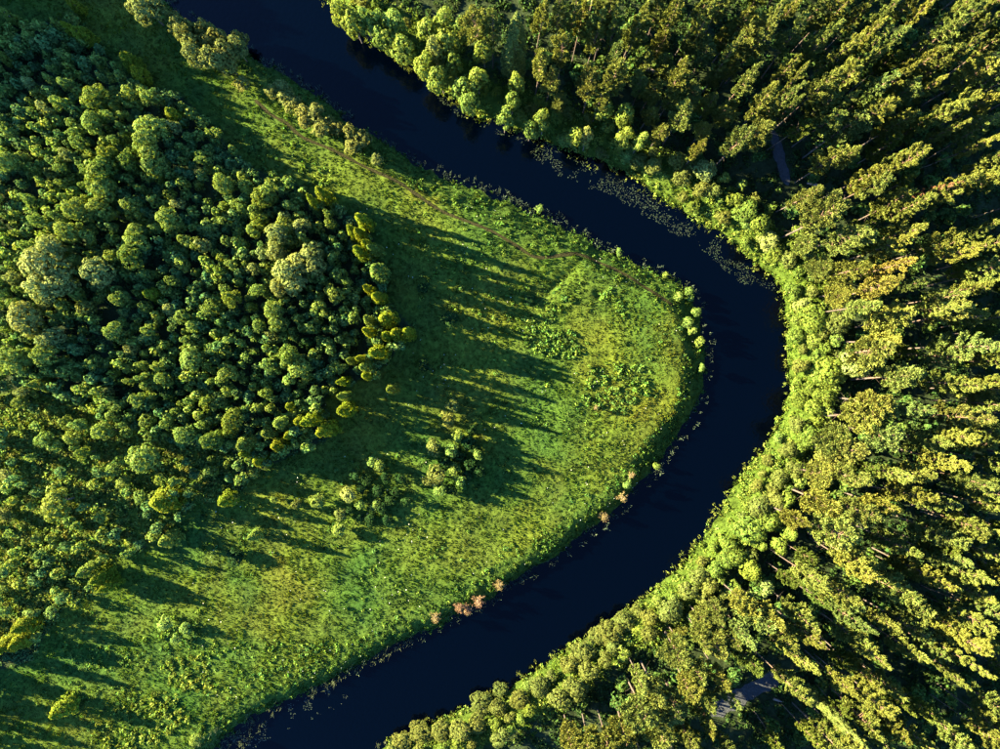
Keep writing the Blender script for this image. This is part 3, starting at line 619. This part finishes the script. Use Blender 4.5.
for x, y in zip(rp_.uniform(560, 1010, 4000), rp_.uniform(-10, 760, 4000)):
    if added >= 40: break
    if min(math.hypot(x - a, y - b) for a, b in pl) < 15 or math.hypot((x - 955) / 45, (y - 690) / 30) < 1 or math.hypot((x - 745) / 40, (y - 690) / 25) < 1 or math.hypot((x - 778) / 14, (y - 155) / 24) < 1: continue
    bx, by = w2(x, y, 10); q = topx(bx, by)
    if q[0] < 500 or not (distline(np.array([q[0]]), np.array([q[1]]), OUTER)[0] < distline(np.array([q[0]]), np.array([q[1]]), INNER)[0]) or river_d(np.array([q[0]]), np.array([q[1]]))[0] < 9: continue
    pl.append((x, y)); added += 1
    plant('pine', x, y, R1.uniform(8, 11), R1.uniform(12.5, 16.5), vary((.068, .092, .016), .2, .12), .70)
plant('pine', 945, 178, 5, 20, C_RUST, .85)
for x, y, r in SPRUCES: plant('spruce', x, y, r, 21 if x > 700 else 19, vary(C_OLIVE, .05), .5)
for i, (x, y, r) in enumerate(DRY): plant('dry', x, y, r, 2.2 + r * .1, (.20, .125, .065) if i in (1, 2, 3) else (.18, .14, .055), .5)

# fallen log in the shade at the top, leaning dead stems on the right
def log(px0, py0, px1, py1, z0, z1, r, label):
    x0, y0 = w2(px0, py0, z0); x1, y1 = w2(px1, py1, z1)
    g0 = float(height(np.array([x0]), np.array([y0]))[0]); g1 = float(height(np.array([x1]), np.array([y1]))[0])
    a = np.array([x0, y0, g0 + z0 + r * .8]); b = np.array([x1, y1, g1 + z1 + r * .6])
    ts = [tube([a, a * .7 + b * .3 + [0, 0, .03], a * .3 + b * .7, b], [r, r * .9, r * .75, r * .5], 7)]
    for k in range(5):
        f = .3 + .14 * k; p = a * (1 - f) + b * f; an = R1.uniform(0, 6.28)
        ts.append(tube([p, p + np.array([math.cos(an) * .5, math.sin(an) * .5, .5])], [r * .25, .01], 3))
    v, f = join_tubes(ts); c = (a + b) / 2; c[2] = min(g0, g1)
    o = put('fallen_log', mesh_poly('fallen_log', v - c, f, [M_DEAD], smoothf=True)); o.location = c
    o['label'] = label; o['category'] = 'log'
log(643, 71, 664, 76, 0, 0, .34, 'pale fallen log lying in the shade near the top')
log(806, 183, 822, 188, 0, 0, .30, 'brown fallen log below the leaning trunks, upper right')
log(772, 697, 780, 700, 0, 0, .22, 'short pale log at the end of the lower track')

# ------------------------------------------------------------------ fill bushes in the left wood: 300 individuals in all, the rest as one mass
def scatter(n, x0, x1, y0, y1, rg): return rg.uniform(x0, x1, n), rg.uniform(y0, y1, n)
def lod(Q, n, rg):
    if len(Q) <= n: return Q
    q = Q[rg.choice(len(Q), n, replace=False)]; c = q.mean(1, keepdims=True)
    return c + (q - c) * min(3.0, .92 * math.sqrt(len(Q) / n))
def merge_instances(items):
    """items: (Q, x, y, z, sxy, sz, rot, color) -> one quad soup with colours"""
    Qs = []; Cs = []
    for Q, x, y, z, sx, sz, rot, col in items:
        c, s = math.cos(rot), math.sin(rot)
        A = np.array([[c * sx, -s * sx, 0], [s * sx, c * sx, 0], [0, 0, sz]])
        Qs.append(Q @ A.T + np.array([x, y, z])); Cs.append(np.tile(np.asarray(col), (len(Q), 1)))
    return np.concatenate(Qs), np.concatenate(Cs)
taken = [(p[1], p[2], 7.0) for p in PLACED]
rg = np.random.default_rng(5)
fx, fy = scatter(9000, -25, 400, 20, 640, rg)
ok = inpoly(fx, fy, WOOD) & ~(inpoly(fx, fy, SCRUB) & (rg.random(9000) < .92))
fill = []
tx = np.array([t[0] for t in taken]); ty = np.array([t[1] for t in taken])
for x, y in zip(fx[ok], fy[ok]):
    dmin = np.min(np.hypot(tx - x, ty - y))
    if dmin < 7.6: continue
    if math.hypot(x - 218, y - 188) < 14 or math.hypot(x - 105, y - 310) < 12: continue
    fill.append((x, y)); tx = np.append(tx, x); ty = np.append(ty, y)
quota = max(0, 300 - count.get('bush', 0))
inside = [f for f in fill if f[0] > 4]
chosen = set(inside[:quota])
mass = []
for x, y in fill:
    r = R1.uniform(4, 7); h = R1.uniform(2.4, 5.2)
    c = vary(C_BUSH if R1.random() < .6 else (.080, .145, .042), .2)  # second tone raised towards teal, putting soft shadow light into the fill
    if (x, y) in chosen: plant('bush', x, y, r, h, c, .6)
    else: mass.append((x, y, r, h, c))
finish_labels()

# ------------------------------------------------------------------ undergrowth, grass and water plants (uncountable)
def small_clump(seed, n, leaf, flat=.8):
    rg = np.random.default_rng(seed); v = unit(rg.normal(size=(n, 3))); v[:, 2] = np.abs(v[:, 2])
    P = v * rg.uniform(.55, 1.0, n)[:, None] * np.array([1, 1, flat])
    return leaves(P, v, leaf, leaf * .6, .5, rg)
CL = [small_clump(700 + i, 24, .31) for i in range(8)]
CS = [small_clump(720 + i, 15, .36) for i in range(8)]
half = [lod(SHAPES[('bush', i)][2], 240, rg) for i in range(NB)]
items = []
for j, (x, y, r, h, c) in enumerate(mass):
    wx, wy = w2(x, y, h * .6); z = float(height(np.array([wx]), np.array([wy]))[0])
    items.append((half[j % NB], wx, wy, z, r * S / 1.6, h / 5, R1.uniform(0, 6.28), c))
mx_, my_ = scatter(900, 520, 1000, -10, 760, rg); md_ = river_d(mx_, my_); mo_ = distline(mx_, my_, OUTER) < distline(mx_, my_, INNER); mz_ = height_px(mx_, my_, md_)
mr_ = np.minimum(distline(mx_, my_, ROADS[0]), distline(mx_, my_, ROADS[1])) * S
for j in range(900):
    if not mo_[j] or md_[j] < 8 or mr_[j] < 3 or mx_[j] > 960 or my_[j] < 20 or my_[j] > 735 or R1.random() > .7: continue
    q = R1.uniform(.8, 1.5)
    items.append((half[j % NB], (mx_[j] - 500) * S, (374.5 - my_[j]) * S, mz_[j], q / 1.6, R1.uniform(1.8, 4.5) / 5, R1.uniform(0, 6.28), vary((.052, .092, .020), .25)))
n = 32000
ux, uy = scatter(n, -40, 1040, -40, 790, rg)
xx, yy = scatter(6000, -30, 245, 395, 660, rg); ux = np.concatenate([ux, xx]); uy = np.concatenate([uy, yy]); n = len(ux)
ud = river_d(ux, uy); inn = distline(ux, uy, INNER) < distline(ux, uy, OUTER)
uw = inpoly(ux, uy, WOOD); us = inpoly(ux, uy, SCRUB); zz = height_px(ux, uy, ud)
nz = noise2(ux, uy, 26, 61)
roadd = np.minimum(distline(ux, uy, ROADS[0]) * S, distline(ux, uy, ROADS[1]) * S * 1.6)
for i in range(n):
    if ud[i] < .4: continue
    if inn[i] and uw[i]:
        if us[i]: p = .95 * min(1, .35 + nz[i]); rr = (.3, .85); col = C_BUSH if R1.random() < .62 else (C_OLIVE if R1.random() < .7 else C_DARK)
        else: p = .45; rr = (.4, .9); col = (.065, .120, .036)  # lighter, bluer colour stands in for soft light in the wood's shade
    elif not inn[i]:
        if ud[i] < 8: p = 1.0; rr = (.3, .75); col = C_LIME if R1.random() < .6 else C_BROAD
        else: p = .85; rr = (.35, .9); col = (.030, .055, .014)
        if roadd[i] < 1.5 + 1.1 * R1.random(): continue
    else: continue
    if R1.random() > p: continue
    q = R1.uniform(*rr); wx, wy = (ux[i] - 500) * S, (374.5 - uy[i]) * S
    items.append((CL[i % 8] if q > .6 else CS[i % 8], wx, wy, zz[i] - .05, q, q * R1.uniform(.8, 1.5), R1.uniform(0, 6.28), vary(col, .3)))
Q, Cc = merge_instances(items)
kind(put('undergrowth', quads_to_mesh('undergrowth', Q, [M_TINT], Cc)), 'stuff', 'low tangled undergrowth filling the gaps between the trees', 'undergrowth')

# herbs standing in lumpy patches on the meadow and along the banks
HERBS = [([(505, 320), (550, 312), (582, 335), (575, 362), (530, 352)], 1.0, 1), ([(590, 362), (640, 362), (655, 385), (630, 415), (580, 405)], .9, 1), ([(597, 285), (612, 288), (626, 312), (622, 322), (600, 298)], 1.0, 1),
 ([(470, 205), (520, 222), (580, 238), (640, 262), (672, 282), (668, 300), (620, 265), (580, 250), (520, 235)], .75, 0), ([(200, 640), (330, 640), (400, 640), (330, 684), (260, 714), (215, 730), (200, 700)], .45, 0),
 ([(525, 300), (560, 280), (575, 300), (560, 318), (535, 312)], .7, 1), ([(255, 110), (300, 150), (350, 190), (270, 180), (235, 140)], .35, 0), ([(420, 240), (500, 250), (560, 300), (500, 330), (420, 300)], .25, 0),
 ([(160, 660), (205, 655), (215, 690), (170, 690)], .9, 2), ([(110, 700), (175, 690), (190, 720), (130, 760), (80, 760)], .8, 2), ([(60, 640), (150, 650), (170, 670), (80, 670)], .6, 0), ([(70, 680), (150, 690), (130, 705), (60, 700)], .5, 0), ([(150, 615), (200, 610), (205, 650), (165, 655)], .7, 0)]
items = []
n = 30000
hx, hy = scatter(n, -20, 730, -20, 790, rg)
hd = river_d(hx, hy); hz = height_px(hx, hy, hd); hin = distline(hx, hy, INNER) < distline(hx, hy, OUTER)
hw = inpoly(hx, hy, WOOD); hn = noise2(hx, hy, 22, 71); pd = distline(hx, hy, FPATH) * S
best = np.zeros(n); flav = np.zeros(n, int)
for poly, p, f in HERBS:
    ins = inpoly(hx, hy, poly); best = np.where(ins & (p > best), p, best); flav = np.where(ins, f, flav)
best = np.maximum(best, np.where((hd < 5.5) & (hd > .3), .7, 0))
best = np.maximum(best, np.where(hn > .66, .22, .025))
for i in range(n):
    if not hin[i] or hd[i] < .3 or hw[i] or pd[i] < .6 or R1.random() > best[i]: continue
    q = R1.uniform(.28, .6) * (1.25 if flav[i] else 1)
    c = C_LIME if flav[i] == 2 else ((.085, .145, .022) if R1.random() < .6 else (.060, .115, .024))
    if hd[i] < 5: c = (.048, .088, .014)
    items.append((CS[i % 8], (hx[i] - 500) * S, (374.5 - hy[i]) * S, hz[i] - .03, q, q * R1.uniform(.9, 1.6), R1.uniform(0, 6.28), vary(c, .25)))
Q, Cc = merge_instances(items)
kind(put('meadow_herbs', quads_to_mesh('meadow_herbs', Q, [M_TINT], Cc)), 'stuff', 'lumpy patches of tall leafy herbs on the meadow', 'herbs')

def blades(x, y, z, hgt, wid, col, per, spread, rg, lean=.35):
    n = len(x); N = n * per
    bx = np.repeat(x, per) + rg.normal(0, spread, N); by = np.repeat(y, per) + rg.normal(0, spread, N); bz = np.repeat(z, per)
    h = np.repeat(hgt, per) * rg.uniform(.6, 1.25, N); w = np.repeat(wid, per) * rg.uniform(.7, 1.3, N)
    an = rg.uniform(0, 6.283, N); ux, uy = np.cos(an), np.sin(an)
    la = rg.uniform(0, 6.283, N); ll = np.abs(rg.normal(0, lean, N)) * h
    tx, ty = bx + np.cos(la) * ll, by + np.sin(la) * ll
    mx, my = bx * .62 + tx * .38, by * .62 + ty * .38
    b0 = np.stack([bx, by, bz - .04], 1)
    m0 = np.stack([mx - ux * w, my - uy * w, bz + h * .55], 1); m1 = np.stack([mx + ux * w, my + uy * w, bz + h * .55], 1)
    t = np.stack([tx, ty, bz + h], 1)
    return np.stack([b0, m1, t, m0], 1), np.repeat(col, per, 0)
n = 140000
gx, gy = scatter(n, -30, 860, -30, 800, rg)
gin = (distline(gx, gy, INNER) < distline(gx, gy, OUTER)); gd = river_d(gx, gy); gw = inpoly(gx, gy, WOOD)
pd = distline(gx, gy, FPATH) * S
keep = (gin | (gd < 9)) & (gd > .2) & (pd > .37) & (~gw | (rg.random(n) < np.where(inpoly(gx, gy, SCRUB), .95, .2)))
gx, gy, gd, pd = gx[keep], gy[keep], gd[keep], pd[keep]
gz = height_px(gx, gy, gd)
n1 = noise2(gx, gy, 60, 21); n2 = noise2(gx, gy, 14, 82); n3 = noise2(gx, gy, 45, 23)
col = np.array([.055, .095, .006])[None] * ((0.50 + .6 * n2) * (.35 + 1.3 * noise2(gx, gy, 5, 83, 2)))[:, None] + (n1 - .5)[:, None] * np.array([.060, .030, 0])
col = col + sstep((n3 - .5) / .2)[:, None] * np.array([.013, .000, .003])
tr = np.exp(-(np.minimum(distline(gx, gy, TREAD), distline(gx, gy, TRACK2)) / 5) ** 2)[:, None]
col = col * (1 - .35 * tr) + .35 * tr * np.array([.12, .135, .02])
gin = gin[keep]; col = np.where(gin[:, None], col, np.array([.070, .112, .012]) * (.5 + .9 * n2)[:, None]); bk = (gin & (gd < 4.5))[:, None]; col = np.where(bk, np.array([.032, .072, .014]) * (.7 + .6 * n2)[:, None], col)
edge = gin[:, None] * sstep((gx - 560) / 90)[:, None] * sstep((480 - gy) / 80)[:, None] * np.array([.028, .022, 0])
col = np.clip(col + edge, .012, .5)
hg = (.05 + .50 * np.clip(n2 - .3, 0, 1) + .08 * rg.random(len(gx)) + .22 * np.exp(-(pd / 1.0) ** 2)) * (1 - .35 * tr[:, 0]) 
x, y = (gx - 500) * S, (374.5 - gy) * S
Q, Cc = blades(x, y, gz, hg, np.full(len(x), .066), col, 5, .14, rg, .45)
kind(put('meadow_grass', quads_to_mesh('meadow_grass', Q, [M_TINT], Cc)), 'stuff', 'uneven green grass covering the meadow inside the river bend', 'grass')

# reeds along the water line
n = 42000
ex, ey = scatter(n, -20, 800, -20, 790, rg)
ed = river_d(ex, ey); ein = distline(ex, ey, INNER) < distline(ex, ey, OUTER); en = noise2(ex, ey, 12, 91); e2 = noise2(ex, ey, 40, 92)
mat_ = inpoly(ex, ey, [(190, 745), (215, 728), (245, 722), (265, 722), (258, 735), (240, 755), (170, 790)])
band = np.where(ein, np.where((ed > -1.0 * e2 - .1) & (ed < 1.2), 1.0, 0), np.where((ed > -.7 * e2) & (ed < .7), .6, 0))
band = np.where(mat_, 1.0, band * sstep((en - .3) / .2))
keep = rg.random(n) < band
ex, ey, ed, ein, mt = ex[keep], ey[keep], ed[keep], ein[keep], mat_[keep]
ez = np.maximum(height_px(ex, ey, ed), WZ)
col = np.where(ein[:, None], np.array([.075, .105, .065]), np.array([.13, .16, .03])) * rg.uniform(.7, 1.3, len(ex))[:, None]
lowpale = ((ey > 640) & (ex < 400))[:, None]; col = np.where(lowpale, np.array([.10, .125, .060]) * rg.uniform(.7, 1.2, len(ex))[:, None], col)
hg = np.where(mt, .5, np.where((ey > 640) & (ex < 400), 1.25, .85)) * rg.uniform(.7, 1.2, len(ex))
Q, Cc = blades((ex - 500) * S, (374.5 - ey) * S, ez, hg, np.full(len(ex), .035), col, 7, .16, rg, .25)
kind(put('reeds', quads_to_mesh('reeds', Q, [M_REED], Cc)), 'stuff', 'pale reeds fringing the water line of both banks', 'reeds')

# lily pads
n = 300000
lx, ly = scatter(n, 180, 800, 90, 790, rg)
ld = river_d(lx, ly); lo = distline(lx, ly, OUTER) * S; li = distline(lx, ly, INNER) * S; ln = noise2(lx, ly, 9, 95); l2 = noise2(lx, ly, 30, 96)
wid = 4.4 * sstep((lx - 500) / 50) * sstep((790 - lx) / 50)
p = np.where((ly < 290) & (lx > 480) & (lo < li) & (lo < wid * (.55 + .6 * l2)), sstep((ln - .36) / .15) * (.95 - .55 * lo / (wid + .1)), 0)
p = np.where((ly < 290) & (lo < li) & (lo < 1.0), .5 * sstep((ln - .4) / .1), p)
p = np.where((ly > 690) & (lx < 345) & (li < 4.2) & (li < lo), .6 * sstep((ln - .58) / .08), p)
keep = (ld < -.15) & (rg.random(n) < p)
lx, ly = lx[keep], ly[keep]; n = len(lx)
rad = rg.uniform(.04, .095, n); a0 = rg.uniform(0, 6.28, n)
k = 7; an = a0[:, None] + np.linspace(.25, 6.03, k)[None]
X = ((lx - 500) * S)[:, None] + rad[:, None] * np.cos(an) ; Y = ((374.5 - ly) * S)[:, None] + rad[:, None] * np.sin(an)
tilt = rg.normal(0, .10, n)[:, None] * np.cos(an) * rad[:, None] + rg.uniform(.015, .06, n)[:, None]
V = np.stack([X, Y, WZ + np.maximum(.008, tilt)], 2).reshape(-1, 3)
col = np.repeat(np.array([.020, .029, .011])[None] * rg.uniform(.6, 1.35, n)[:, None], k, 0)
kind(put('lily_pads', mesh_poly('lily_pads', V, np.arange(n * k).reshape(n, k), [M_PAD], colors=col)), 'stuff', 'scattered lily pads floating along the far bank', 'lily pads')

# white flower heads on the grass
n = 2600
wx, wy = scatter(n, 190, 700, 200, 700, rg)
wd = river_d(wx, wy); win = distline(wx, wy, INNER) < distline(wx, wy, OUTER); wn_ = noise2(wx, wy, 35, 99)
keep = win & (wd > 1) & ~inpoly(wx, wy, WOOD) & (wn_ > .5) & (rg.random(n) < .3)
wx, wy = wx[keep], wy[keep]; wz = height_px(wx, wy) ; n = len(wx)
Pq = np.stack([(wx - 500) * S, (374.5 - wy) * S, wz + rg.uniform(.5, .75, n)], 1)
Q = leaves(Pq, np.tile([[0, 0, 1.]], (n, 1)), .075, .07, .3, rg)
# stalks down to the soil
st, _ = blades(Pq[:, 0], Pq[:, 1], wz, np.full(n, .6), np.full(n, .02), np.zeros((n, 3)), 1, .001, rg, .02)
Cq = np.concatenate([np.tile([[.55, .55, .45]], (n, 1)), np.tile([[.06, .1, .02]], (n, 1))])
kind(put('wildflowers', quads_to_mesh('wildflowers', np.concatenate([Q, st]), [M_TINT], Cq)), 'stuff', 'scattered white flower heads dotting the meadow', 'flowers')

# ------------------------------------------------------------------ the wood and forest going on beyond the picture
items_l, items_p = [], []
def far_tree(fam, px, py, h, r, col):
    x, y = (px - 500) * S, (374.5 - py) * S
    z = float(height(np.array([x]), np.array([y]))[0])
    i = R1.randrange(NVAR[fam]); Qc = lod(SHAPES[(fam, i)][2], 520 if fam != 'bush' else 240, rg)
    rn, hn = NOM[fam]
    items_p.append((Qc, x, y, z, r / rn, h / hn, R1.uniform(0, 6.28), vary(col)))
    tv, tf = SHAPES[(fam, i)][3]
    items_l.append((tv[tf][:42 if fam == 'pine' else 18], x, y, z, r / rn, h / hn, items_p[-1][6], (.10, .08, .06)))
for k in range(200):                                        # tall wood north-west of the frame: shades the top left corner
    px, py = R1.uniform(-330, -40), R1.uniform(-170, 45)
    if river_d(np.array([px]), np.array([py]))[0] < 3 or py > 30 - (px + 25) * .06: continue
    far_tree('broadleaf', px, py, R1.uniform(16, 19), R1.uniform(2.6, 3.6), C_BUSH)
for k in range(60):
    px, py = R1.uniform(-230, -20), R1.uniform(60, 600)
    far_tree('bush', px, py, R1.uniform(3.0, 4.6), R1.uniform(1.2, 2.0), C_BUSH)
for px, py, h in [(-40, 640, 9), (-70, 628, 8), (-60, 662, 9), (-35, 690, 7.5), (-80, 700, 9), (-110, 676, 10), (-30, 668, 7), (-20, 735, 5), (-130, 650, 9)]:
    far_tree('conifer', px, py, h * 1.15, 1.7, C_CON)
for k in range(150):                                       # pine forest past the right, top and bottom edges
    side = R1.random()
    if side < .6: px, py = R1.uniform(935, 1080), R1.uniform(-60, 820)
    elif side < .8: px, py = R1.uniform(520, 940), R1.uniform(-110, 42)
    else: px, py = R1.uniform(560, 940), R1.uniform(705, 830)
    bx, by = px * 1.0, py * 1.0
    # stay outside the picture: the whole tree must lean beyond the frame
    kx, ky = 500 + (px - 500) * H / (H - 11), 374.5 + (py - 374.5) * H / (H - 11)
    if 0 < kx < 1010 and -8 < ky < 757: continue
    if river_d(np.array([px]), np.array([py]))[0] < 6: continue
    far_tree('pine', px, py, R1.uniform(18, 23), R1.uniform(2.2, 3.2), C_PINE)
Q1, c1 = merge_instances(items_p); Q2, c2 = merge_instances(items_l)
kind(put('woodland', quads_to_mesh('woodland', np.concatenate([Q1, Q2]), [M_TINT], np.concatenate([c1, c2]))), 'stuff', 'woodland going on past the edges of the view', 'woodland')
print('COUNTS', count, 'fill', len(fill), 'mass', len(mass), 'faces', sum(len(me.polygons) for me in bpy.data.meshes))
